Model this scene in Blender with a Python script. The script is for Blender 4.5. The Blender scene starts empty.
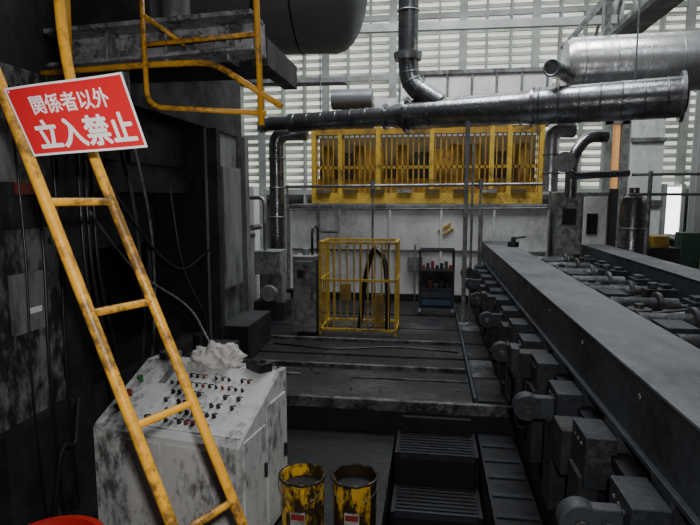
import bpy, bmesh, math, random
from mathutils import Vector, Matrix, noise
random.seed(7)
D=bpy.data
# ------------------------------------------------------------ materials
def mat(name,c1,c2=None,rough=.6,metal=0.0,scale=3.0,lo=.4,hi=.62,bump=.15,stretch=(1,1,1),c3=None,fine=22.0,lo3=.50,hi3=.70,amt=.85):
    m=D.materials.new(name); m.use_nodes=True
    nt=m.node_tree; N=nt.nodes; L=nt.links; b=N["Principled BSDF"]
    b.inputs["Metallic"].default_value=metal
    if c2 is None: c2=tuple(x*.6 for x in c1)
    tc=N.new("ShaderNodeTexCoord"); mp=N.new("ShaderNodeMapping"); mp.inputs["Scale"].default_value=stretch
    L.new(tc.outputs["Object"],mp.inputs["Vector"])
    n=N.new("ShaderNodeTexNoise"); n.inputs["Scale"].default_value=scale; n.inputs["Detail"].default_value=12; n.inputs["Roughness"].default_value=.7
    L.new(mp.outputs[0],n.inputs["Vector"])
    r=N.new("ShaderNodeMapRange"); r.inputs[1].default_value=lo; r.inputs[2].default_value=hi; r.clamp=True
    L.new(n.outputs["Fac"],r.inputs[0])
    mx=N.new("ShaderNodeMix"); mx.data_type='RGBA'
    mx.inputs["A"].default_value=(*c1,1); mx.inputs["B"].default_value=(*c2,1)
    L.new(r.outputs[0],mx.inputs["Factor"])
    out=mx.outputs["Result"]
    n2=N.new("ShaderNodeTexNoise"); n2.inputs["Scale"].default_value=fine; n2.inputs["Detail"].default_value=12; n2.inputs["Roughness"].default_value=.72
    L.new(mp.outputs[0],n2.inputs["Vector"])
    if c3 is not None:
        n3=N.new("ShaderNodeTexNoise"); n3.inputs["Scale"].default_value=max(.6,scale*.45); n3.inputs["Detail"].default_value=5
        L.new(tc.outputs["Object"],n3.inputs["Vector"])
        av=N.new("ShaderNodeMath"); av.operation='MULTIPLY_ADD'; L.new(n3.outputs["Fac"],av.inputs[0]); av.inputs[1].default_value=.9; 
        sb=N.new("ShaderNodeMath"); sb.operation='SUBTRACT'; L.new(n2.outputs["Fac"],sb.inputs[0]); sb.inputs[1].default_value=.45
        L.new(sb.outputs[0],av.inputs[2])
        r2=N.new("ShaderNodeMapRange"); r2.inputs[1].default_value=lo3; r2.inputs[2].default_value=hi3; r2.clamp=True; r2.inputs[4].default_value=amt
        L.new(av.outputs[0],r2.inputs[0])
        m2=N.new("ShaderNodeMix"); m2.data_type='RGBA'; L.new(r2.outputs[0],m2.inputs["Factor"])
        L.new(out,m2.inputs["A"]); m2.inputs["B"].default_value=(*c3,1); out=m2.outputs["Result"]
    L.new(out,b.inputs["Base Color"])
    rr=N.new("ShaderNodeMapRange"); rr.inputs[1].default_value=.3; rr.inputs[2].default_value=.7
    rr.inputs[3].default_value=max(.05,rough-.15); rr.inputs[4].default_value=min(1,rough+.2)
    L.new(n.outputs["Fac"],rr.inputs[0]); L.new(rr.outputs[0],b.inputs["Roughness"])
    if bump>0:
        bp=N.new("ShaderNodeBump"); bp.inputs["Strength"].default_value=bump; bp.inputs["Distance"].default_value=.015
        L.new(n2.outputs["Fac"],bp.inputs["Height"]); L.new(bp.outputs[0],b.inputs["Normal"])
    return m
def emis(name,c,s,c2=None,scale=1.0):
    m=D.materials.new(name); m.use_nodes=True; nt=m.node_tree; N=nt.nodes; L=nt.links
    b=N["Principled BSDF"]; b.inputs["Base Color"].default_value=(*c,1); b.inputs["Emission Strength"].default_value=s
    b.inputs["Emission Color"].default_value=(*c,1)
    if c2:
        tc=N.new("ShaderNodeTexCoord"); n=N.new("ShaderNodeTexNoise"); n.inputs["Scale"].default_value=scale; n.inputs["Detail"].default_value=4
        L.new(tc.outputs["Object"],n.inputs["Vector"])
        mx=N.new("ShaderNodeMix"); mx.data_type='RGBA'; mx.inputs["A"].default_value=(*c,1); mx.inputs["B"].default_value=(*c2,1)
        r=N.new("ShaderNodeMapRange"); r.inputs[1].default_value=.35; r.inputs[2].default_value=.65; L.new(n.outputs["Fac"],r.inputs[0])
        L.new(r.outputs[0],mx.inputs["Factor"]); L.new(mx.outputs["Result"],b.inputs["Emission Color"])
    return m
M={}
M['floor']=mat("oily_floor",(.012,.014,.017),(.004,.004,.006),.40,0,2.2,.4,.6,.7,c3=(.06,.06,.06),fine=24,lo3=.58,hi3=.78,amt=.7)
M['deck']=mat("deck_plate",(.020,.022,.026),(.005,.005,.007),.34,.2,2.5,.38,.6,.8,c3=(.12,.12,.12),fine=30,lo3=.57,hi3=.76,stretch=(.4,2.0,1),amt=.85)
M['dark']=mat("dark_steel",(.022,.025,.032),(.010,.011,.013),.5,.4,4)
M['black']=mat("flat_black",(.010,.010,.012),(.005,.005,.006),.7,0,4)  # near-black, shared by openings, bases, rims and the press post face
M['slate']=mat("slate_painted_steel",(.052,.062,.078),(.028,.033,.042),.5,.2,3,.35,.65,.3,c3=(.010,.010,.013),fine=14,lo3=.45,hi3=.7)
M['frame']=mat("shaded_frame_steel",(.030,.036,.046),(.011,.013,.017),.48,.2,4,.35,.6,.4,c3=(.08,.085,.095),fine=26,lo3=.55,hi3=.75,amt=.6)  # slate steel with the shade below the beam put into its colour
M['slate_top']=mat("pale_beam_top",(.17,.175,.19),(.09,.095,.105),.5,.3,4,.35,.65,.2,fine=34,stretch=(1,.4,1),c3=(.05,.052,.058),lo3=.5,hi3=.72,amt=.7)  # beam top plate coloured paler than the sides
M['dsteel']=mat("dull_roller_steel",(.14,.145,.155),(.04,.042,.047),.5,.35,5,.38,.6,.3,c3=(.015,.015,.017),fine=20,lo3=.43,hi3=.62)
M['mach']=mat("machine_gray_paint",(.22,.235,.23),(.08,.085,.08),.5,.1,3,.42,.62,.3,c3=(.008,.008,.008),fine=12,lo3=.36,hi3=.54,stretch=(1,1,.45),amt=.95)
M['machc']=mat("press_post_paint",(.22,.23,.23),(.13,.135,.135),.5,.1,3,.42,.62,.2,c3=(.03,.03,.03),fine=10,lo3=.48,hi3=.7,stretch=(1,1,.3),amt=.8)
M['machd']=mat("machine_dark_paint",(.028,.030,.033),(.009,.009,.011),.6,.1,2.5,.42,.6,.3)
M['beam']=mat("mottled_platform_paint",(.34,.35,.37),(.16,.16,.175),.55,.1,8,.42,.58,.4,c3=(.03,.03,.033),fine=28,lo3=.50,hi3=.60)
M['yel']=mat("safety_yellow_paint",(.80,.40,.03),(.58,.26,.02),.42,0,5,.45,.7,.15,c3=(.08,.045,.02),fine=26,lo3=.48,hi3=.66,amt=.85)
M['yelf']=mat("fence_yellow_paint",(.66,.42,.05),(.40,.26,.03),.5,0,5,.45,.7,.1,c3=(.06,.04,.02),fine=14,lo3=.50,hi3=.72)
M['yelo']=mat("orange_yellow_machine_paint",(.50,.28,.03),(.27,.15,.02),.5,0,3,.42,.66,.1,c3=(.07,.045,.02),fine=10,lo3=.48,hi3=.70)
M['yeld']=mat("dull_yellow_paint",(.36,.22,.035),(.16,.10,.02),.6,0,3,.4,.65,.2)
M['olive']=mat("olive_panel",(.12,.08,.025),(.05,.038,.02),.7,0,2.5)
M['white']=mat("off_white_paint",(.80,.81,.81),(.60,.61,.61),.6,0,1.6,.42,.62,.15,c3=(.22,.22,.22),fine=9,lo3=.54,hi3=.82,stretch=(1,1,.5),amt=.7)
M['cons']=mat("console_light_gray",(.66,.67,.66),(.48,.49,.49),.42,0,3,.45,.65,.08,c3=(.05,.05,.05),fine=16,lo3=.50,hi3=.68,stretch=(1,1,.5),amt=.88)
M['consp']=mat("console_panel_gray",(.70,.72,.72),(.50,.51,.51),.38,0,6,.45,.65,.05,c3=(.07,.07,.07),fine=26,lo3=.53,hi3=.70,amt=.82)
M['duct']=mat("galvanised_dark_duct",(.34,.345,.355),(.13,.13,.14),.25,.9,3,.4,.6,.25,fine=14)
M['ductl']=mat("galvanised_bright_duct",(.74,.75,.76),(.36,.36,.37),.28,.7,2,.4,.62,.15,stretch=(3,1,1))
M['tank']=mat("tank_gray",(.17,.18,.19),(.13,.135,.14),.38,.3,1.5,.35,.65,.08)
M['steel']=mat("bare_steel",(.36,.37,.38),(.16,.16,.17),.36,.7,5,.4,.6,.2)
M['gray']=mat("gray_paint",(.25,.26,.26),(.12,.12,.12),.6,.1,3,.4,.62,.2,c3=(.04,.04,.04),fine=12,lo3=.48,hi3=.7)
M['edge']=mat("worn_steel_edge",(.26,.27,.28),(.07,.07,.075),.4,.5,7,.4,.6,.3,c3=(.02,.02,.02),fine=20,lo3=.48,hi3=.60)
M['col']=mat("building_steel",(.42,.44,.42),(.30,.31,.30),.6,.1,1)
M['wall']=mat("wall_sheet",(.12,.125,.125),(.07,.07,.07),.8,0,.8)
M['ceil']=mat("roof_sheet",(.09,.095,.1),(.05,.05,.055),.8,0,.5)
M['slat']=mat("louver_slat",(.72,.74,.66),(.6,.62,.54),.6,0,1)
M['win']=emis("translucent_daylight_sheet",(.88,.91,.83),1.05,(.52,.56,.49),.6)
M['bright']=emis("open_daylight",(.95,.97,1.0),4)
M['orange']=emis("orange_lit_window",(.9,.4,.1),.35)  # lit orange window, its glow added as emission
M['red']=mat("red_plastic",(.6,.025,.02),(.5,.02,.015),.35,0,3,bump=0)
M['sred']=mat("sign_red",(.66,.018,.025),(.60,.014,.02),.45,0,3,bump=0)
M['swhite']=mat("sign_white",(.82,.82,.82),(.76,.76,.76),.45,0,3,bump=0)
M['label']=mat("soiled_label",(.5,.5,.48),(.2,.2,.19),.6,0,20,bump=0)
M['blackp']=mat("black_plastic",(.015,.015,.017),(.01,.01,.01),.35,0,3,bump=0)
M['green']=mat("green_paint",(.03,.07,.045),(.02,.04,.03),.5,0,3)
M['bgreen']=mat("green_button",(.02,.16,.05),(.02,.12,.04),.4,0,3,bump=0)
M['dred']=mat("dull_red",(.28,.03,.02),(.12,.02,.015),.5,0,3,bump=0)
M['blue']=mat("blue_plastic",(.03,.07,.14),(.02,.04,.09),.4,0,3,bump=0)
M['cloth']=mat("rag_cloth",(.74,.72,.69),(.52,.50,.47),.9,0,12,bump=.5)
M['pail']=mat("pail_yellow",(.88,.52,.025),(.70,.38,.02),.35,0,4,.5,.7,.05,c3=(.012,.010,.01),fine=12,lo3=.50,hi3=.60,stretch=(1,1,.4),amt=.97)
M['pail2']=mat("dirty_pail_yellow",(.80,.46,.025),(.55,.30,.02),.35,0,4,.5,.7,.05,c3=(.010,.008,.008),fine=9,lo3=.42,hi3=.50,stretch=(1,1,.3),amt=.98)
# ------------------------------------------------------------ builder
def V(*a): return Vector(a)
def fillet(pts,rad,n=5):
    pts=[Vector(p) for p in pts]; out=[pts[0]]
    for i in range(1,len(pts)-1):
        a,b,c=pts[i-1],pts[i],pts[i+1]
        r=min(rad,(a-b).length*.49,(c-b).length*.49)
        p=b+(a-b).normalized()*r; q=b+(c-b).normalized()*r
        for k in range(n+1):
            t=k/n; out.append(p*(1-t)**2+b*2*t*(1-t)+q*t*t)
    out.append(pts[-1]); return out
class B:
    def __init__(s,name): s.name=name; s.bm=bmesh.new(); s.ms=[]
    def mi(s,m):
        m=M[m]
        if m not in s.ms: s.ms.append(m)
        return s.ms.index(m)
    def hexa(s,c,m):
        vs=[s.bm.verts.new(p) for p in c]; k=s.mi(m)
        for f in ((0,3,2,1),(4,5,6,7),(0,1,5,4),(1,2,6,5),(2,3,7,6),(3,0,4,7)):
            s.bm.faces.new([vs[i] for i in f]).material_index=k
    def box(s,x0,x1,y0,y1,z0,z1,m,mx=None):
        c=[V(x0,y0,z0),V(x1,y0,z0),V(x1,y1,z0),V(x0,y1,z0),V(x0,y0,z1),V(x1,y0,z1),V(x1,y1,z1),V(x0,y1,z1)]
        if mx: c=[mx@p for p in c]
        s.hexa(c,m)
    def obox(s,c,sz,m,rot=(0,0,0)):
        mx=Matrix.Translation(c)@Matrix.Rotation(rot[2],4,'Z')@Matrix.Rotation(rot[1],4,'Y')@Matrix.Rotation(rot[0],4,'X')
        s.box(-sz[0]/2,sz[0]/2,-sz[1]/2,sz[1]/2,-sz[2]/2,sz[2]/2,m,mx)
    def bar(s,p0,p1,w,h,m,up=(0,0,1)):
        p0=Vector(p0);p1=Vector(p1);d=(p1-p0).normalized();up=Vector(up)
        if abs(d.dot(up))>.98: up=V(0,1,0)
        x=d.cross(up).normalized()*w/2; y=x.cross(d).normalized()*h/2
        s.hexa([p0-x-y,p0+x-y,p1+x-y,p1-x-y,p0-x+y,p0+x+y,p1+x+y,p1-x+y],m)
    def lathe(s,o,ax,prof,m,seg=24,mcap=None):
        o=Vector(o);ax=Vector(ax).normalized()
        u=ax.orthogonal().normalized();w=ax.cross(u); k=s.mi(m); rings=[]
        for h,r in prof:
            if r<1e-5: rings.append([s.bm.verts.new(o+ax*h)])
            else: rings.append([s.bm.verts.new(o+ax*h+(u*math.cos(2*math.pi*i/seg)+w*math.sin(2*math.pi*i/seg))*r) for i in range(seg)])
        for a in range(len(rings)-1):
            A,C=rings[a],rings[a+1]
            for i in range(seg):
                j=(i+1)%seg
                if len(A)==1 and len(C)==1: continue
                if len(A)==1: f=s.bm.faces.new((A[0],C[i],C[j]))
                elif len(C)==1: f=s.bm.faces.new((A[i],A[j],C[0]))
                else: f=s.bm.faces.new((A[i],A[j],C[j],C[i]))
                f.smooth=True; f.material_index=k
        for R_ in (rings[0],rings[-1]):
            if len(R_)>1:
                f=s.bm.faces.new(R_); f.material_index=s.mi(mcap) if mcap else k
        for a in range(len(rings)):
            if len(rings[a])>1:
                sharp = a in(0,len(rings)-1)
                if not sharp:
                    h0,r0=prof[a-1];h1,r1=prof[a];h2,r2=prof[a+1]
                    v1=Vector((h1-h0,r1-r0));v2=Vector((h2-h1,r2-r1))
                    if v1.length>0 and v2.length>0 and v1.angle(v2)>.6: sharp=True
                if sharp:
                    for i in range(seg):
                        e=s.bm.edges.get((rings[a][i],rings[a][(i+1)%seg]))
                        if e: e.smooth=False
    def cyl(s,p0,p1,r,m,r2=None,seg=20,mcap=None):
        p0=Vector(p0);p1=Vector(p1);s.lathe(p0,p1-p0,[(0,r),((p1-p0).length,r if r2 is None else r2)],m,seg,mcap)
    def tube(s,pts,r,m,seg=10,closed=False,rads=None):
        pts=[Vector(p) for p in pts];n=len(pts);k=s.mi(m);rings=[];u=None
        for i in range(n):
            if closed: d=(pts[(i+1)%n]-pts[i-1]).normalized()
            else: d=(pts[min(i+1,n-1)]-pts[max(i-1,0)]).normalized()
            if u is None: u=d.orthogonal().normalized()
            else: u=(u-d*u.dot(d)).normalized()
            w=d.cross(u);rr=rads[i] if rads else r
            rings.append([s.bm.verts.new(pts[i]+(u*math.cos(2*math.pi*j/seg)+w*math.sin(2*math.pi*j/seg))*rr) for j in range(seg)])
        for i in range(n if closed else n-1):
            A,C=rings[i],rings[(i+1)%n]
            for j in range(seg):
                f=s.bm.faces.new((A[j],A[(j+1)%seg],C[(j+1)%seg],C[j]));f.smooth=True;f.material_index=k
        if not closed:
            for R_ in(rings[0],rings[-1]): s.bm.faces.new(R_).material_index=k
    def ring(s,c,ax,R,r,m,n=24,seg=8):
        c=Vector(c);ax=Vector(ax).normalized();u=ax.orthogonal().normalized();w=ax.cross(u)
        s.tube([c+(u*math.cos(2*math.pi*i/n)+w*math.sin(2*math.pi*i/n))*R for i in range(n)],r,m,seg,True)
    def prism(s,prof,x0,x1,m,mx=None):
        A=[V(x0,y,z) for y,z in prof];C=[V(x1,y,z) for y,z in prof]
        if mx: A=[mx@p for p in A];C=[mx@p for p in C]
        A=[s.bm.verts.new(p) for p in A];C=[s.bm.verts.new(p) for p in C];k=s.mi(m);n=len(A)
        s.bm.faces.new(A).material_index=k;s.bm.faces.new(C[::-1]).material_index=k
        for i in range(n): s.bm.faces.new((A[i],C[i],C[(i+1)%n],A[(i+1)%n])).material_index=k
    def done(s,bevel=0):
        bmesh.ops.recalc_face_normals(s.bm,faces=s.bm.faces)
        me=D.meshes.new(s.name);s.bm.to_mesh(me);s.bm.free()
        for m in s.ms: me.materials.append(m)
        o=D.objects.new(s.name,me);bpy.context.collection.objects.link(o)
        if bevel:
            b=o.modifiers.new("bevel",'BEVEL');b.width=bevel;b.segments=2;b.limit_method='ANGLE';b.angle_limit=math.radians(50)
        return o
# ------------------------------------------------------------ room shell
b=B("floor"); b.box(-9,10,-5,20,-1.0,-.9,'floor')
b.box(-9,-.32,-5,5.4,-.9,0,'floor'); b.box(.85,10,-5,20,-.9,0,'floor'); b.box(-.32,.85,-5,2.6,-.9,0,'floor'); b.done()
b=B("raised_deck")
b.box(-8.98,.85,5.4,13.0,-.88,.28,'floor')
b.box(-2.7,.46,5.50,6.38,.28,.305,'deck'); b.box(-2.7,.46,6.52,6.58,.28,.33,'edge')
b.box(-2.7,.46,6.66,7.02,.28,.295,'deck'); b.box(-2.7,.46,7.04,7.66,.28,.31,'deck')
b.box(-2.7,.46,7.86,8.6,.28,.30,'deck'); b.box(-2.7,.46,8.66,9.6,.28,.30,'deck'); b.box(-2.7,.46,9.7,11.0,.28,.30,'deck')
b.box(-2.7,-1.5,6.1,6.14,.305,.33,'edge'); b.box(-.9,.46,6.1,6.13,.305,.32,'dsteel')
b.box(-2.7,.88,5.38,5.45,.22,.325,'edge'); b.box(-2.7,.88,5.36,5.385,.0,.22,'dark')
b.box(-2.7,.5,7.72,7.78,.28,.34,'edge')
for i in range(7): b.box(.52,.80,5.55+i*.75,6.25+i*.75,.28,.315,'dsteel' if i%3==1 else 'deck')
b.box(.47,.50,5.5,10.8,.28,.36,'slate'); b.box(.82,.85,5.5,10.8,.28,.35,'frame')
for i in range(60):
    x=random.uniform(-2.3,.4);y=random.uniform(5.6,10.5);s=random.uniform(.006,.022)
    b.obox((x,y,.31+s*.3),(s*2,s,s*.6),'dsteel',(0,0,random.uniform(0,3)))
b.tube(fillet([(-2.2,7.4,.32),(-1.2,7.2,.32),(-.5,7.5,.32),(.4,7.3,.32)],.5),.012,'blackp',6)
b.done()
b=B("rear_floor_slab"); b.box(-8.98,.85,13.0,19.3,0.0,.28,'floor'); b.done()
b=B("ceiling"); b.box(-9,10,-5,20,11.4,11.5,'ceil')
for i in range(6): b.box(-9,10,-3+i*4.4,-2.8+i*4.4,10.8,11.4,'col')
b.done()
b=B("wall_left"); b.box(-9.1,-9,-5,20,-1,11.5,'wall'); b.done()
b=B("wall_right"); b.box(10,10.1,-5,20,-1,11.5,'wall'); b.done()
b=B("wall_front"); b.box(-9,10,-5.1,-5,-1,11.5,'wall'); b.done()
b=B("wall_back"); b.box(-9.1,10.1,20.35,20.5,-1,11.5,'wall'); b.done()
b=B("window_1")
b.box(-9,10,20.25,20.3,2.6,11.3,'win')
z=2.7
while z<11.2:
    b.box(-9,10,0,0.012,0,.14,'slat',Matrix.Translation((0,20.05,z))@Matrix.Rotation(math.radians(-35),4,'X'))
    b.box(-9,10,20.10,20.13,z-.03,z-.005,'gray')
    z+=.27
b.done()
b=B("window_frame")
x=-8.6
i=0
while x<10:
    w=.035 if i%3 else .13
    b.box(x-w,x+w,19.7,19.8,.3,11.3,'col'); b.box(x-.025,x+.025,19.8,20.1,.3,11.3,'col'); x+=.8; i+=1
for z in (2.6,4.6,6.6,8.6,10.6): b.box(-9,10,19.72,19.84,z-.09,z+.09,'col')
b.done()
b=B("window_2"); b.box(7.72,8.16,19.5,19.66,1.2,2.75,'bright'); b.box(7.6,7.72,19.45,19.66,1.1,2.85,'col'); b.box(8.16,8.28,19.45,19.66,1.1,2.85,'col'); b.done()
b=B("window_3"); b.box(9.9,9.96,8,19,4,9,'win')
for i in range(8): b.box(9.84,9.96,8+i*1.5,8.15+i*1.5,3,10,'col')
b.done()
b=B("crane_runway_truss")
for X,zz in ((5.0,7.0),(5.0,8.1)): b.box(X-.1,X+.1,5,19.4,zz-.09,zz+.09,'gray')
y=5
while y<19:
    b.bar((5,y,7),(5,y+1,8.1),.08,.08,'gray'); b.bar((5,y+1,8.1),(5,y+2,7),.08,.08,'gray'); y+=2
b.box(4.7,5.3,5,19.4,6.6,6.75,'machd')
b.done()
for (x,y,s) in ((5.3,12,.3),(5.3,18,.3)):
    b=B("building_column"); b.box(x,x+s,y,y+.04,0,10.7,'col');b.box(x,x+s,y+s-.04,y+s,0,10.7,'col');b.box(x+s/2-.02,x+s/2+.02,y,y+s,0,10.7,'col'); b.done()
b=B("roof_brace"); b.bar((2.6,12,5.4),(5.2,12,8.6),.12,.12,'gray'); b.bar((6.5,15,5),(7.6,15,9),.14,.14,'gray'); b.bar((5.6,14,8.2),(8.5,14,5.4),.12,.12,'gray'); b.done()
# ------------------------------------------------------------ left press
b=B("hydraulic_press")
b.box(-4.4,-2.7,.9,3.7,0,3.25,'mach')
b.box(-2.78,-2.66,3.62,3.9,0,3.25,'machd')
b.box(-4.4,-2.75,6.5,7.7,.285,3.25,'machc'); b.box(-4.4,-2.78,6.46,6.5,.285,3.25,'black')  # black sheet covers the front face of the gray post
b.box(-2.75,-2.62,6.5,6.62,.285,3.25,'machd'); b.box(-2.75,-2.62,7.55,7.7,.285,3.25,'machc')
b.box(-2.7,-2.64,6.75,7.4,1.2,2.8,'machc')
b.box(-4.4,-3.0,3.9,6.46,2.45,3.3,'machd')
b.box(-3.0,-2.9,3.9,6.46,2.45,2.6,'dark'); b.box(-3.0,-2.95,4.1,4.9,2.75,3.2,'dark'); b.box(-3.0,-2.95,5.1,6.3,2.75,3.2,'dark')
b.box(-4.4,-2.72,1,7.7,3.25,4.1,'machd')
b.box(-4.4,-4.2,3.9,6.46,.0,2.5,'black')
b.box(-4.4,-2.8,3.9,6.46,0,.7,'machd')
b.box(-4.0,-3.0,4.3,6.1,.7,.95,'dark')
b.box(-3.9,-3.2,4.5,5.9,1.9,2.45,'dark')
for y in (4.2,6.2): b.cyl((-3.4,y,.7),(-3.4,y,2.5),.09,'dark')
b.box(-2.7,-2.66,3.12,3.4,1.5,1.9,'machc'); b.box(-2.66,-2.655,3.25,3.36,1.62,1.66,'swhite')
b.box(-2.7,-2.63,3.1,3.5,2.2,2.5,'machd'); b.box(-2.63,-2.61,3.15,3.3,2.42,2.5,'dred')
b.box(-2.7,-2.6,2.9,3.6,.2,.9,'machd')
for z in (.1,1.0,2.0,3.0): b.cyl((-2.7,3.55,z+.1),(-2.68,3.55,z+.1),.025,'steel',seg=10)
for i in range(3):
    y=3.15+i*.17
    b.tube(fillet([(-2.62,y,3.1),(-2.60,y+.03,2.0),(-2.56,y-.06,1.2),(-2.60,y+.05,.1)],.4),.009+.003*(i%2),'blackp',6)
for i in range(3): b.tube(fillet([(-2.6,3.75+.08*i,3.2),(-2.58,3.75+.08*i,1.7),(-2.55,3.9+.1*i,1.0),(-2.6,4.1,.1)],.4),.016,'blackp',6)
b.tube(fillet([(-2.60,3.6,.9),(-2.5,3.4,.6),(-2.45,3.2,.75),(-2.5,3.1,.1)],.2),.02,'dark',8)
b.tube(fillet([(-2.66,3.9,2.35),(-2.5,4.3,1.75),(-2.2,4.7,1.42),(-1.8,4.2,1.2)],.5),.009,'gray',6)
b.tube(fillet([(-2.75,4.4,2.5),(-2.6,4.8,1.9),(-2.6,5.4,1.6),(-2.75,6.5,1.75)],.5),.012,'blackp',6)
b.tube(fillet([(-2.85,4.6,3.2),(-2.7,4.7,2.4),(-2.68,4.75,1.2),(-2.8,4.8,.5)],.4),.02,'slate',6)
b.tube(fillet([(-2.85,4.9,3.2),(-2.75,5.1,2.1),(-2.7,5.0,1.3),(-2.8,5.0,.5)],.4),.014,'gray',6)
b.tube(fillet([(-2.85,5.7,2.5),(-2.7,5.6,1.6),(-2.6,6.0,1.0),(-2.7,6.2,.7)],.4),.012,'slate',6)
for i in range(6): b.cyl((-2.62,6.7+.14*i,.7),(-2.58,6.7+.14*i,.7),.04,'dark')
b.box(-2.75,-2.35,5.42,6.4,.30,.62,'machd'); b.box(-2.7,-2.3,6.6,7.6,.31,.75,'machd')
b.cyl((-2.5,5.6,.62),(-2.5,5.6,.9),.09,'dark')
b.done(.008)
b=B("overhead_platform")
b.bar((-3.6,3.9,3.42),(-1.2,3.9,3.52),.12,.24,'beam'); b.bar((-3.6,3.78,3.53),(-1.2,3.78,3.63),.28,.03,'beam')
b.bar((-3.6,3.78,3.30),(-1.2,3.78,3.40),.28,.025,'beam')
for i in range(5): b.bar((-3.2+.45*i,3.82,3.34),(-3.2+.45*i,3.82,3.58),.02,.2,'beam')
b.box(-3.6,-1.25,4.0,4.9,3.46,3.52,'machd'); b.box(-1.32,-1.2,4.0,4.9,3.36,3.56,'machd')
b.box(-2.9,-2.1,4.0,4.6,3.52,4.6,'machd')
b.cyl((-2.05,4.3,3.52),(-2.05,4.3,4.8),.12,'steel')
b.cyl((-2.35,4.0,3.4),(-2.35,4.0,3.0),.05,'steel')
b.done(.006)
b=B("platform_guardrail")
def yt(p,r=.02): b.tube(fillet(p,.12),r,'yel',10)
yt([(-2.95,3.6,3.26),(-1.91,3.6,3.30),(-1.46,3.6,3.30),(-.99,3.6,3.00)],.021)
yt([(-1.96,3.6,4.4),(-1.94,3.6,3.02),(-1.10,3.6,2.96)],.018)
yt([(-1.17,3.6,4.4),(-1.13,3.6,2.88)],.021)
yt([(-1.96,3.6,3.43),(-1.17,3.6,3.47)],.016)
yt([(-1.94,3.6,3.62),(-1.7,3.7,3.45)],.016)
yt([(-2.42,3.5,4.4),(-2.44,3.5,3.28)],.024)
b.done()
b=B("pressure_tank")
prof=[(0,0)]+[(.38*(1-math.cos(t*math.pi/12)),.82*math.sin(t*math.pi/12)) for t in range(1,7)]
prof+=[(2.6,.82)]; prof+=[(2.6+.38*math.sin(t*math.pi/12),.82*math.cos(t*math.pi/12)) for t in range(1,6)]+[(2.98,0)]
b.lathe((-3.70,6.2,4.87),(1,0.05,0),prof,'tank',48)
b.ring((-1.5,6.31,4.87),(1,.05,0),.82,.010,'dark',48)
for x in (-3.0,-1.9): b.box(x-.06,x+.06,5.9,6.7,4.0,4.25,'machd')
b.done()
# ------------------------------------------------------------ ladder
b=B("yellow_ladder")
def LX(z): return -1.43+(2.74-z)*.36
def RX(z): return -1.29+(2.58-z)*.385
b.tube(fillet([(LX(0),1.7,0),(LX(2.9),1.7,2.9),(LX(3.3)-.05,1.7,3.4)],.2),.021,'yel',14)
b.tube(fillet([(RX(0),1.95,0),(RX(2.62),1.95,2.62),(RX(2.62)-.11,2.0,2.95),(-1.44,2.0,3.9)],.2),.020,'yel',14)
for z in (2.385,2.0,1.6,1.2,.8,.4): b.cyl((LX(z),1.7,z),(RX(z),1.95,z),.015,'yel',seg=12)
b.box(LX(0)-.05,LX(0)+.05,1.65,1.75,0,.012,'yel'); b.box(RX(0)-.05,RX(0)+.05,1.9,2.0,0,.012,'yel')
b.done()
# ------------------------------------------------------------ warning sign
q=[V(-1.395,1.655,2.755),V(-.975,1.655,2.795),V(-.897,1.655,2.56),V(-1.30,1.655,2.535)]
def SQ(u,v,d=0):
    top=q[0].lerp(q[1],u);bot=q[3].lerp(q[2],u);p=bot.lerp(top,v)
    p.y+= -.004*math.sin(u*math.pi*2)-d
    return p
b=B("warning_sign")
def sheet(u0,u1,v0,v1,d,m,n=12):
    k=b.mi(m)
    rows=[[b.bm.verts.new(SQ(u0+(u1-u0)*i/n,v,d)) for i in range(n+1)] for v in (v0,v1)]
    for i in range(n): b.bm.faces.new((rows[0][i],rows[0][i+1],rows[1][i+1],rows[1][i])).material_index=k
sheet(0,1,0,1,0,'swhite'); sheet(.018,.982,.03,.97,.0008,'sred')
def txt(s,u0,u1,v0,v1,bold):
    c=D.curves.new("t",'FONT');c.body=s;o=D.objects.new("t",c);bpy.context.collection.objects.link(o)
    bpy.context.view_layer.update();dg=bpy.context.evaluated_depsgraph_get()
    me=bpy.data.meshes.new_from_object(o.evaluated_get(dg))
    xs=[v.co.x for v in me.vertices];ys=[v.co.y for v in me.vertices]
    if xs:
        x0,x1,y0,y1=min(xs),max(xs),min(ys),max(ys);k=b.mi('swhite');dd=0
        for ox,oy in [(0,0)]+[(math.cos(t*math.pi/4),math.sin(t*math.pi/4)) for t in range(8)]:
            dd+=.00006
            vs=[b.bm.verts.new(SQ(u0+ox*bold*.56+(u1-u0)*(v.co.x-x0)/(x1-x0),v0+oy*bold+(v1-v0)*(v.co.y-y0)/(y1-y0),.0016+dd)) for v in me.vertices]
            for f in me.polygons:
                try: b.bm.faces.new([vs[i] for i in f.vertices]).material_index=k
                except Exception: pass
    D.objects.remove(o);D.curves.remove(c);D.meshes.remove(me)
txt("関係者以外",.18,.82,.58,.84,.005)
txt("立入禁止",.12,.94,.09,.49,.013)
b.tube([SQ(.04,.95),V(-1.40,1.70,2.70)],.004,'swhite',6); b.tube([SQ(.5,.97),V(-1.33,1.96,2.75)],.004,'swhite',6)
b.done()
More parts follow.
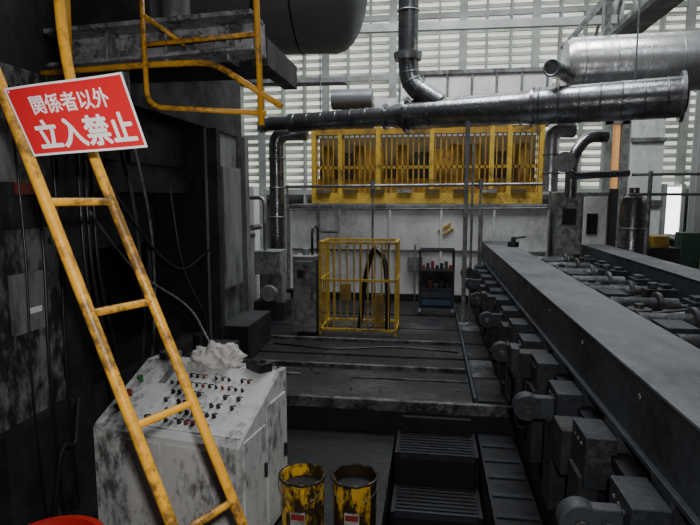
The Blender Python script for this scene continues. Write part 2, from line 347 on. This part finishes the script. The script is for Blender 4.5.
# ------------------------------------------------------------ control console
W_=1.12
C=Matrix.Translation((-2.26,3.27,0))@Matrix.Rotation(math.radians(-9),4,'Z')
b=B("control_console")
b.prism([(0,.06),(0,.84),(.03,.87),(.60,1.15),(.72,1.15),(.72,.06)],0,W_,'cons',C)
b.box(.03,W_-.03,.03,.69,0,.06,'black',C)
th=math.atan2(.28,.57)
SL=C@Matrix.Translation((0,.03,.87))@Matrix.Rotation(th,4,'X')
b.box(.22,W_-.02,.02,.62,0,.006,'consp',SL)
b.box(.05,.53,-.012,0,.12,.80,'cons',C); b.box(.56,W_-.05,-.012,0,.12,.80,'cons',C)
b.box(.49,.51,-.03,-.012,.45,.55,'steel',C)
b.box(W_,W_+.012,.04,.35,.12,.86,'cons',C); b.box(W_,W_+.012,.37,.68,.12,.98,'cons',C)
b.box(W_+.012,W_+.03,.31,.33,.5,.6,'blackp',C); b.box(W_+.012,W_+.03,.63,.655,.5,.6,'blackp',C)
rnd=random.Random(5)
cols=['blackp','blackp','dred','bgreen','blackp','blackp','swhite','blackp']
for r in range(6):
    for c in range(12):
        x=.36+c*.052+(r%2)*.01; y=.08+r*.083
        if rnd.random()<.25 or x>W_-.1 or (r<2 and c>9): continue
        rr=.012 if r<4 else .008
        p=SL@V(x,y,.006);ax=(SL.to_3x3()@V(0,0,1))
        b.lathe(p,ax,[(0,rr+.004),(.008,rr+.004),(.008,rr),(.024,rr),(.028,rr*.7)],rnd.choice(cols),12)
        b.box(x-.018,x+.018,y+.024,y+.034,.006,.008,'swhite' if rnd.random()<.4 else 'blackp',SL)
for c in range(3):
    b.lathe(SL@V(.10,.12+c*.14,.0),SL.to_3x3()@V(0,0,1),[(0,.016),(.03,.016),(.035,.024),(.045,.024)],cols[c+1],12)
b.box(.25,.31,.40,.60,.006,.012,'gray',SL)
b.done(.005)
b=B("pendant_controller")
T=C@Matrix.Translation((.96,.60,1.152))@Matrix.Rotation(-.5,4,'Z')
b.box(-.09,.09,-.055,.055,0,.065,'blackp',T); b.box(-.06,.02,-.035,.035,.065,.072,'dark',T); b.cyl(T@V(.05,0,.06),T@V(.05,0,.09),.018,'blackp')
b.tube(fillet([T@V(.05,.05,.03),T@V(.05,.12,.03),T@V(.05,.18,-.1),T@V(.05,.16,-.4)],.06),.008,'blackp',8)
b.done(.006)
b=B("rag")
me=bmesh.new();bmesh.ops.create_icosphere(me,subdivisions=5,radius=1)
mp={}
for v in me.verts:
    n=v.co.copy();d=1+.40*noise.noise(n*1.8)+.28*noise.noise(n*4)+.2*abs(noise.noise(n*9))+.08*noise.noise(n*19)
    p=V(n.x*.19*d,n.y*.11*d,max(n.z,-.2)*.12*d+.03); mp[v]=b.bm.verts.new(C@(p+V(.60,.64,1.152)))
for f in me.faces: g=b.bm.faces.new([mp[v] for v in f.verts]);g.material_index=b.mi('cloth');g.smooth=True
me.free(); b.done()
b=B("push_button_box")
b.box(.10,.24,.60,.70,1.151,1.21,'gray',C);b.cyl(C@V(.17,.65,1.21),C@V(.17,.65,1.235),.02,'blackp');b.done(.005)
# ------------------------------------------------------------ pails & tub
for (x,y,pm) in ((-.835,3.44,'pail'),(-.48,3.48,'pail2')):
    b=B("oil_pail");k=1.28
    def z_(l): return [(h*k,r*1.06) for h,r in l]
    b.lathe((x,y,0),(0,0,1),z_([(0,.134),(.10,.136),(.10,.141),(.112,.141),(.112,.136),(.25,.139),(.25,.143),(.262,.143),(.262,.139),(.395,.142),(.40,.150),(.408,.150),(.408,.138),(.34,.136),(.34,0)]),pm,32)
    b.lathe((x,y,.342*k),(0,0,1),[(0,.142),(.004,.138),(.006,0)],'black',32)
    b.box(x-.05,x+.05,y-.156,y-.145,.20,.33,'label'); b.box(x-.045,x+.045,y-.158,y-.156,.28,.32,'dred')
    b.tube([V(x+.16*math.cos(t),y-.03-.11*math.sin(t),.49-.10*math.sin(t)) for t in [i*math.pi/12 for i in range(13)]],.003,'steel',6)
    b.tube([V(x+.158*math.cos(t*math.pi/16),y+.158*math.sin(t*math.pi/16),.52+.004*math.sin(t*1.7)) for t in range(32)],.009,'black',6,True)
    b.done()
b=B("red_tub")
b.lathe((-1.98,2.42,0),(0,0,1),[(0,.20),(.5,.26),(.54,.265),(.55,.29),(.565,.29),(.565,.255),(.5,.24),(.03,.18),(.03,0)],'red',36)
b.done()
# ------------------------------------------------------------ pit stair
b=B("pit_stair")
for z,y0,y1 in ((.04,4.85,5.3),(-.24,4.35,4.83),(-.52,3.85,4.33)):
    b.box(-.26,.44,y0,y1,z-.04,z,'deck'); b.box(-.26,.44,y0-.015,y0,z-.05,z+.012,'slate')
    for i in range(7): b.box(-.25,.43,y0+.04+i*.058,y0+.055+i*.058,z,z+.010,'dark')
    b.box(-.26,.44,y0+.01,y0+.03,-.9,z-.04,'black')
for x in (-.29,.44): b.box(x,x+.03,3.8,5.35,-.9,-.5,'dark'); b.box(x,x+.03,4.3,5.35,-.5,-.22,'dark'); b.box(x,x+.03,4.8,5.35,-.22,.06,'dark')
b.box(-.25,.43,5.3,5.35,-.85,.2,'black')
b.done()
b=B("pit_kerb"); b.box(.50,.62,2.65,5.35,-.9,.0,'machd');b.box(.50,.84,2.65,5.35,.0,.06,'dark')
for i in range(9): b.box(.52,.82,2.7+i*.29,2.75+i*.29,.06,.075,'frame')
b.done()
# ------------------------------------------------------------ conveyor
b=B("conveyor_beam")
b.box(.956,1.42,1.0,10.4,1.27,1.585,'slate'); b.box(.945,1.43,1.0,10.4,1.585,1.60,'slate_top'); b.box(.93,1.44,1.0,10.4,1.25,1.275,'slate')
for i in range(10): b.cyl((.956,1.6+i*.95,1.5),(.95,1.6+i*.95,1.5),.015,'steel')
b.done(.006)
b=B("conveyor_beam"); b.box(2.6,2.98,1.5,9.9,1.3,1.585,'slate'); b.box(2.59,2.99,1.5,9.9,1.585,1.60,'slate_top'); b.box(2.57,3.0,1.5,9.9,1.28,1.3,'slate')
for i in range(8): b.box(2.62,2.9,1.9+i,2.2+i,0,1.28,'machd')
b.done(.006)
b=B("conveyor_frame")
b.box(.92,2.55,1.0,9.9,0,.62,'machd'); b.box(.86,.92,1.0,9.9,0,.42,'dark')
y=1.5;i=0
while y<9.8:
    b.box(.93,1.40,y,y+.2,.62,1.25,'frame')
    b.box(.78,.93,y-.03,y+.23,.95,1.22,'frame'); b.box(.76,.86,y,y+.2,.45,1.0,'machd')
    b.box(.86,.93,y+.02,y+.18,.30,.48,'frame')
    if i%2==1:
        b.box(.64,.80,y+.05,y+.11,1.02,1.16,'slate'); b.cyl((.62,y+.04,1.09),(.62,y+.12,1.09),.085,'slate'); b.cyl((.62,y+.02,1.09),(.62,y+.14,1.09),.028,'dsteel')
    elif i%4==0:
        b.box(.66,.93,y+.28,y+.42,1.0,1.2,'machd'); b.cyl((.72,y+.35,.8),(.72,y+.35,1.0),.045,'frame')
        b.box(.64,.70,y+.26,y+.44,1.04,1.24,'slate')
    else:
        b.box(.74,.93,y+.28,y+.50,.86,1.12,'machd')
    b.cyl((.88,y+.42,.42),(.88,y+.42,1.05),.025,'dark')
    b.cyl((.80,y+.32,.72),(.93,y+.32,.72),.06,'frame',seg=16)
    for k in range(3): b.cyl((.77,y+.04+.06*k,1.16),(.79,y+.04+.06*k,1.16),.012,'dsteel',seg=8)
    b.box(.86,.98,y+.26,y+.5,.5,.82,'machd')
    b.box(.86,.94,y-.02,y+.22,.62,.78,'dark')
    y+=.62;i+=1
b.box(.86,.92,1.0,9.9,.80,.88,'frame')
b.box(.9,1.0,1.0,9.9,1.08,1.14,'dark')
b.tube([(.87,1.0,.46),(.87,9.9,.46)],.022,'dark',10)
b.done(.006)
b=B("roller_bed")
b.box(1.46,2.54,1.5,9.9,.63,1.08,'black')
b.box(1.50,1.62,1.5,9.9,1.08,1.36,'frame');b.box(2.38,2.50,1.5,9.9,1.08,1.36,'frame');b.box(1.95,2.05,1.5,9.9,1.08,1.30,'machd')
y=1.8;i=0
while y<9.6:
    b.cyl((1.46,y,1.38),(2.54,y,1.38),.03,'dsteel',seg=14)
    b.cyl((1.70,y,1.38),(2.30,y,1.38),.085,'dsteel',seg=20)
    for x in (1.53,2.45): b.box(x-.06,x+.10,y-.13,y+.13,1.34,1.45,'slate'); b.box(x-.03,x+.06,y-.07,y+.07,1.45,1.49,'dsteel')
    if i%2==0:
        b.lathe((1.82,y+.32,1.36),(0,0,1),[(0,.13),(.05,.13),(.05,.10),(.08,.10),(.08,.04),(.12,.04)],'dsteel',18)
        for k in range(12):
            a=k*math.pi/6; b.obox((1.82+.14*math.cos(a),y+.32+.14*math.sin(a),1.385),(.035,.035,.05),'dsteel',(0,0,a))
        b.box(2.08,2.36,y+.2,y+.5,1.28,1.40,'gray')
    else:
        b.box(1.58,2.40,y+.24,y+.46,1.36,1.39,'dsteel'); b.box(1.72,1.94,y+.20,y+.50,1.39,1.46,'slate'); b.box(2.12,2.3,y+.26,y+.42,1.39,1.50,'machd'); b.cyl((2.2,y+.34,1.5),(2.2,y+.34,1.56),.045,'dsteel',seg=12)
    b.lathe((2.1,y,1.38),(1,0,0),[(0,.05),(0,.14),(.04,.14),(.04,.05)],'dsteel',18)
    b.bar((1.6,y+.1,1.40),(2.4,y+.55,1.40),.05,.03,'frame')
    y+=.72;i+=1
b.done(.006)
b=B("hand_pump"); b.cyl((1.35,9.2,1.6),(1.35,9.2,1.68),.09,'dark');b.cyl((1.35,9.2,1.68),(1.35,9.2,1.76),.04,'dsteel');b.tube([(1.35,9.2,1.74),(1.5,9.0,1.78)],.015,'dsteel');b.done()
b=B("gear_motor"); b.box(2.62,2.92,4.2,4.6,1.6,1.72,'gray');b.cyl((2.77,4.1,1.78),(2.77,4.65,1.78),.08,'yeld');b.cyl((2.77,4.06,1.78),(2.77,4.1,1.78),.10,'dark');b.done(.008)
b=B("drive_unit"); b.box(3.5,4.2,9.9,10.5,0,1.55,'machd');b.box(3.76,4.02,9.9,10.2,1.55,1.75,'yeld');b.box(3.52,3.72,10.0,10.2,1.55,1.72,'blackp');b.box(4.3,4.6,10.1,10.4,0,1.8,'green');b.done(.01)
b=B("chute_side_plate"); b.box(3.05,3.12,3.2,8.4,0,1.48,'gray'); b.box(3.12,6,3.2,8.4,0,.9,'machd');b.done(.006)
# ------------------------------------------------------------ mid ground
b=B("safety_cage")
x0,x1,y0,y1,z0,z1=-1.66,-.50,8.1,8.8,.30,1.74
def fr(p,q,w=.035): b.bar(p,q,w,w,'yelf')
for x in(x0,x1):
    for y in(y0,y1): fr((x,y,z0),(x,y,z1))
for z in (z0+.08,z1-.02,1.15):
    fr((x0,y0,z),(x1,y0,z));fr((x0,y0,z),(x0,y1,z));fr((x1,y0,z),(x1,y1,z))
    if z!=1.15: fr((x0,y1,z),(x1,y1,z))
n=11
for i in range(1,n):
    x=x0+(x1-x0)*i/n
    b.cyl((x,y0,z0+.05),(x,y0,z1),.011,'yelf',seg=8)
    if i%2: b.cyl((x,y1,z0+.05),(x,y1,z1),.010,'yelf',seg=8)
for i in range(1,5):
    y=y0+(y1-y0)*i/5;b.cyl((x0,y,z0+.05),(x0,y,z1),.010,'yelf',seg=8);b.cyl((x1,y,z0+.05),(x1,y,z1),.010,'yelf',seg=8)
b.box(-1.34,-1.18,8.05,8.1,.85,1.1,'yeld');b.box(-.80,-.68,8.03,8.08,.45,.95,'yeld')
b.tube(fillet([(-1.1,8.5,.32),(-1.0,8.45,1.2),(-.85,8.3,1.66),(-.68,8.2,1.5),(-.62,8.15,1.0),(-.62,8.13,.4)],.25),.04,'blackp',10)
b.done()
b=B("electrical_cabinet")
b.box(-2.05,-1.70,7.95,8.4,.36,1.52,'gray');b.box(-1.70,-1.68,7.98,8.38,.40,1.48,'machd')
b.box(-2.02,-1.73,7.935,7.95,.45,1.45,'gray')
b.box(-2.0,-1.72,8.0,8.35,.3,.36,'black');b.box(-1.76,-1.74,7.92,7.935,.85,1.0,'blackp');b.cyl((-1.85,7.92,1.3),(-1.85,7.935,1.3),.02,'dred');b.box(-1.98,-1.88,7.925,7.935,1.2,1.32,'blackp')
b.cyl((-1.9,8.2,1.52),(-1.9,8.2,1.62),.05,'gray');b.tube(fillet([(-1.8,8.2,1.52),(-1.8,8.2,1.95),(-1.75,8.4,1.95),(-1.75,8.42,1.3)],.1),.02,'blackp')
b.done(.01)
b=B("pump_station")
b.box(-3.0,-2.45,8.9,9.4,.285,.62,'machd');b.box(-2.95,-2.50,8.85,9.3,1.1,1.5,'gray');b.box(-2.9,-2.5,8.95,9.25,.62,1.1,'gray')
b.cyl((-2.7,8.8,.78),(-2.7,9.3,.78),.14,'gray');b.box(-3.3,-3.05,9.2,9.5,.285,2.6,'white');b.box(-3.5,-3.35,8.6,8.8,.285,2.3,'mach')
b.tube(fillet([(-3.15,9.1,2.4),(-2.8,9.0,2.4),(-2.8,9.0,1.5)],.12),.035,'steel')
b.tube(fillet([(-2.45,9.1,.8),(-2.2,9.0,.8),(-2.2,9.0,.29)],.1),.04,'dark')
for i in range(3): b.cyl((-3.2+.12*i,8.8,1.6+.15*i),(-3.2+.12*i,9.2,1.6+.15*i),.05,'gray')
b.box(-3.4,-3.1,8.4,8.7,1.7,2.2,'gray'); b.box(-3.36,-3.14,8.38,8.4,1.8,2.1,'white')
b.done(.008)
b=B("tool_cart")
cx0,cx1,cy0,cy1=-.17,.42,9.65,9.95
for x in(cx0,cx1):
    for y in(cy0,cy1):
        b.cyl((x,y,.42),(x,y,1.5),.018,'slate',seg=10); b.cyl((x-.015,y,.355),(x+.015,y,.355),.055,'blackp')
        b.box(x-.025,x+.025,y-.02,y+.02,.36,.44,'steel')
b.bar((cx0,cy1,1.48),(cx1,cy1,1.48),.03,.03,'slate');b.bar((cx0,cy0,1.48),(cx0,cy1,1.48),.03,.03,'slate');b.bar((cx1,cy0,1.48),(cx1,cy1,1.48),.03,.03,'slate');b.bar((cx0,cy0,1.48),(cx1,cy0,1.48),.03,.03,'slate')
b.box(cx0,cx1,cy0,cy1,1.10,1.13,'slate');b.box(cx0,cx1,cy0-.01,cy1,.44,.80,'dark');b.box(cx0,cx1,cy1-.01,cy1,.8,1.12,'dark')
b.box(cx0+.04,cx1-.04,cy0-.02,cy0-.01,.50,.60,'blue');b.box(cx0+.04,cx1-.04,cy0-.02,cy0-.01,.64,.74,'slate')
for i,c in enumerate(['dred','blackp','dred','blackp','dark','gray','dred']): b.box(cx0+.03+i*.08,cx0+.09+i*.08,cy0+.05,cy0+.18,1.13,1.20+.04*(i%3),c)
for i,c in enumerate(['blackp','dred','gray','blackp','blackp']): b.box(cx0+.05+i*.1,cx0+.12+i*.1,cy0+.1,cy0+.25,.80,.88+.05*(i%2),c)
b.done()
b=B("quench_tank")
b.box(-2.93,2.3,11.2,12.8,.285,2.18,'white');b.box(-2.98,2.35,11.14,12.85,2.18,2.26,'gray')
for i in range(6): b.box(-2.93+i*1.04,-2.88+i*1.04,11.15,11.2,.285,2.18,'white')
b.box(-2.93,2.3,11.16,11.2,1.30,1.34,'gray');b.box(-2.93,2.3,11.12,11.2,.285,.42,'dark')
b.obox((.28,11.18,1.8),(.30,.03,.05),'yelf',(0,-.6,0));b.obox((.36,11.18,1.72),(.26,.03,.04),'yelf',(0,-.6,0))
b.tube(fillet([(-2.3,11.1,2.3),(-2.3,11.1,1.7),(-1.9,11.1,1.7)],.1),.03,'gray')
b.tube(fillet([(1.0,11.1,2.3),(1.0,11.1,.5)],.1),.03,'steel')
b.tube([(-.3,11.12,1.45),(-.3,11.05,.3)],.02,'gray');b.box(-.45,-.15,11.1,11.2,.9,1.2,'gray')
b.done(.01)
b=B("yellow_machine_enclosure")
b.box(-2.45,2.15,12.0,12.1,2.30,3.7,'olive')
b.box(-2.5,2.2,11.42,11.6,2.28,2.50,'yelf');b.box(-2.5,2.2,11.46,11.6,3.70,3.82,'yelo');b.box(-2.5,2.2,11.5,11.56,3.0,3.06,'yelo')
b.box(-2.4,2.1,11.65,11.9,2.5,2.80,'yelo')
n=42
for i in range(n+1):
    x=-2.5+4.7*i/n; b.box(x-.013,x+.013,11.5,11.53,2.4,3.75,'yelo')
for x in(-2.47,-1.9,-1.1,.0,1.2,1.55,2.17): b.box(x-.045,x+.045,11.44,11.6,2.28,3.88,'yelf')
for x in(-2.2,-1.5,-.6,.5,.9,1.85): b.cyl((x,11.8,2.80),(x,11.8,3.5),.14,'yeld',seg=14)
for x in(-1.8,-.2,1.4): b.box(x-.18,x+.18,11.65,11.95,2.80,3.35,'machd')
for x in (-1.2,.25): b.box(x-.2,x+.2,11.62,11.9,2.80,3.4,'yelo')
for i in range(8): b.box(-2.4+i*.57,-2.1+i*.57,11.36,11.42,2.50,2.57,'steel' if i%3==0 else 'olive')
b.done()
b=B("exhaust_plenum")
b.box(-.75,2.5,12.4,13.4,3.95,5.15,'white')
for i in range(7): b.box(-.75+i*.52,-.70+i*.52,12.36,12.4,3.95,5.15,'gray')
b.box(-.75,2.5,12.35,12.4,5.05,5.15,'gray')
b.box(-2.0,-1.3,12.2,12.8,3.95,4.5,'gray');b.cyl((-2.2,12.2,4.55),(-1.3,12.2,4.55),.22,'tank');b.box(-1.3,-.75,12.5,13.2,3.95,4.6,'white')
b.done(.01)
b=B("pipe_handrail")
b.tube([(-2.95,10.9,2.62),(2.3,10.9,2.66)],.03,'steel');b.tube([(-2.95,10.92,2.15),(2.2,10.92,2.2)],.015,'gray')
for x in(-2.9,-1.15,.95,2.25): b.cyl((x,10.9,.3),(x,10.9,2.66),.02,'gray')
for x in(-1.15,.95): b.cyl((x,10.9,2.56),(x,10.9,2.74),.05,'steel')
b.done()
b=B("standpipe"); b.cyl((.56,9.0,.3),(.56,9.0,3.6),.035,'gray');b.cyl((.68,9.3,.3),(.68,9.3,3.3),.02,'gray');b.cyl((.56,9,.3),(.56,9,.34),.09,'gray');b.done()
# ------------------------------------------------------------ ducts
b=B("main_exhaust_duct")
P0=V(-2.75,10.6,3.85);P1=V(3.66,8.85,3.87)
def PL(t): return P0.lerp(P1,t)
Lx=(P1-P0).length;ax=(P1-P0)
b.lathe(P0,ax,[(0,.17),(Lx*.30,.17),(Lx*.36,.25),(Lx*.66,.26),(Lx*.70,.29),(Lx,.30)],'duct',36)
t=.02
while t<.99:
    r=.17 if t<.3 else(.25 if t<.66 else .295)
    if t<.30 or t>.36: b.ring(PL(t),ax,r+.003,.010,'duct',36,6)
    t+=.045
for t in(.30,.36,.68,.995): b.lathe(PL(t)-ax.normalized()*.03,ax,[(0,.1),(0,(.23 if t<.33 else .32)+(.05 if t>.9 else 0)),(.05,(.23 if t<.33 else .32)+(.05 if t>.9 else 0)),(.05,.1)],'steel' if t>.9 else 'duct',36)
b.tube(fillet([PL(.02)+V(0,0,0),P0+V(-.5,.1,0.0),P0+V(-.7,.5,.0)],.2),.13,'duct',20)
b.cyl(P1,P1+ax.normalized()*.03,.22,'black')
for t in (.1,.9): b.cyl(PL(t)+V(0,0,.2),PL(t)+V(0,0,3),.012,'steel')
b.done()
b=B("riser_duct")
pts=fillet([(-.44,9.9,8.5),(-.44,9.9,4.75),(-.38,9.88,4.35),(.12,9.80,4.02)],.35,8)
b.tube(pts,.175,'duct',28)
for z in(8,7.2,6.4,5.6): b.ring((-.44,9.9,z),(0,0,1),.18,.014,'steel',28,6)
b.lathe((-.44,9.9,4.78),(0,0,1),[(0,.12),(0,.23),(.10,.25),(.12,.25),(.12,.12)],'steel',28)
for k in (4,9,13,17):
    if k<len(pts)-1: b.ring(pts[k],pts[k+1]-pts[k-1],.178,.010,'steel',28,6)
b.done()
b=B("galvanised_silo_duct")
b.lathe((2.25,10.2,4.66),(1,-.02,0),[(0,.25),(0,.40),(.1,.46),(4.2,.50),(4.2,.2)],'ductl',40)
for i in range(9): b.ring((2.5+i*.5,10.2-.01*i,4.66),(1,-.02,0),.475,.010,'ductl',40,6)
for x in(2.9,): b.box(x-.05,x+.05,10.1,10.3,5.1,9,'gray')
b.done()
b=B("branch_duct")
b.tube(fillet([(1.80,9.0,4.38),(2.0,9.3,4.4),(2.2,9.7,4.4)],.1),.12,'duct',18)
b.ring((1.80,9.0,4.38),(.2,.3,.02),.12,.02,'steel')
b.tube(fillet([(2.3,9.6,3.5),(1.95,9.5,3.5),(1.95,9.5,2.5)],.18,8),.12,'ductl',20)
b.ring((1.95,9.5,3.1),(0,0,1),.125,.015,'steel');b.ring((1.95,9.5,2.8),(0,0,1),.125,.015,'steel')
b.tube(fillet([(3.0,10.2,3.45),(2.65,10.1,3.45),(2.40,10.0,3.1),(2.40,10.0,2.4)],.2,8),.10,'duct',18)
b.tube(fillet([(2.1,9.5,3.0),(2.3,9.5,2.75),(3.2,9.6,2.8)],.1),.06,'duct',14)
b.lathe((2.05,9.2,2.95),(0,-1,0),[(0,.1),(.2,.12),(.2,.16),(.24,.16),(.24,.06)],'steel',18)
b.done()
b=B("fume_duct")
b.tube(fillet([(-2.5,11,3.7),(-3.15,11,3.7),(-3.15,11,1.9),(-3.15,11,.3)],.25,8),.15,'duct',20)
for z in(3.2,2.6,2.0): b.ring((-3.15,11,z),(0,0,1),.155,.02,'steel')
b.done()
b=B("control_cabinet")
b.box(2.4,3.35,11,11.6,0,2.5,'gray');b.box(2.43,2.86,10.98,11,.4,2.42,'gray');b.box(2.89,3.32,10.98,11,.4,2.42,'white');b.box(2.5,2.75,10.96,10.98,1.9,2.2,'dark');b.box(2.95,3.15,10.96,10.98,1.7,2.1,'blackp')
b.done(.01)
b=B("vertical_accumulator")
b.lathe((3.27,9.5,0),(0,0,1),[(0,.2),(2.3,.2),(2.4,.17),(2.46,.08),(2.56,.08)],'duct',28);b.ring((3.27,9.5,1.9),(0,0,1),.2,.015,'steel');b.done()
b=B("yellow_post"); b.box(4.27,4.4,9.2,9.35,0,2.6,'yelf');b.box(4.15,4.5,9.1,9.45,0,.05,'yelf');b.done()
b=B("orange_window")  # narrow lit orange window between gray jambs
for i in range(3): b.box(3.95+i*.06,3.99+i*.06,13,13.02,2.6,4.0,'orange')
b.box(3.82,3.94,12.95,13.1,0,4.1,'gray');b.box(4.14,4.28,12.95,13.1,0,4.1,'gray');b.box(3.82,4.28,12.95,13.1,4.0,4.2,'gray');b.box(3.92,4.2,13,13.05,0,2.6,'machd')
b.done()
b=B("furnace_housing"); b.box(4.32,5.0,12.9,14,0,4.2,'white');b.box(4.3,5.02,12.85,12.9,2.2,2.35,'steel');b.box(4.3,5.02,12.85,12.9,3.6,3.7,'gray');b.done(.01)
b=B("storage_bin"); b.box(5.7,7.2,13,15,0,1.4,'machd'); b.box(5.6,7.3,12.9,15.1,1.4,1.45,'gray'); b.done(.01)
b=B("pipe_rack")
for z,y in((2.75,9.0),(2.45,9.1)): b.tube([(3.05,y,z),(5.5,y-.3,z)],.022,'gray')
for x in (3.3,5.2): b.cyl((x,8.95,0),(x,8.95,2.8),.03,'gray')
b.done()
b=B("overhead_cable_tray")
b.bar((-7,13,5.2),(-2,13,5.1),.4,.1,'gray');b.bar((-7,15,6.9),(4.5,15,6.8),.15,.2,'col')
b.done()
# ------------------------------------------------------------ lights
def area(n,loc,rot,sx,sy,e,c=(1,1,1)):
    l=D.lights.new(n,'AREA');l.shape='RECTANGLE';l.size=sx;l.size_y=sy;l.energy=e;l.color=c
    o=D.objects.new(n,l);bpy.context.collection.objects.link(o);o.location=loc;o.rotation_euler=[math.radians(a) for a in rot];return o
area("overhead_fill",(0,8.4,10.5),(24,0,0),6,3,980,(.95,.98,1))  # unseen soft fills added overhead to brighten the hall
area("overhead_fill.001",(2,15,10.5),(0,0,0),10,5,400,(.95,.98,1))
area("overhead_fill.002",(2.0,3.5,9),(0,0,0),3,3,90,(.94,.97,1))
l=D.lights.new("camera_flash",'SPOT');l.energy=235;l.shadow_soft_size=.03;l.spot_size=math.radians(115);l.spot_blend=.9;l.color=(1,.98,.95)
o=D.objects.new("camera_flash",l);bpy.context.collection.objects.link(o);o.location=(.08,-.05,2.55);o.rotation_euler=(math.radians(76),0,math.radians(16))
w=D.worlds.new("world");bpy.context.scene.world=w;w.use_nodes=True
w.node_tree.nodes["Background"].inputs[0].default_value=(.5,.55,.6,1);w.node_tree.nodes["Background"].inputs[1].default_value=.02
# ------------------------------------------------------------ camera
cd=D.cameras.new("camera");cd.sensor_width=36;cd.lens=27.98;cd.clip_start=.05
co=D.objects.new("camera",cd);bpy.context.collection.objects.link(co)
co.location=(0,0,2.4);co.rotation_euler=(math.radians(90-6.8),0,math.radians(8.4))
bpy.context.scene.camera=co
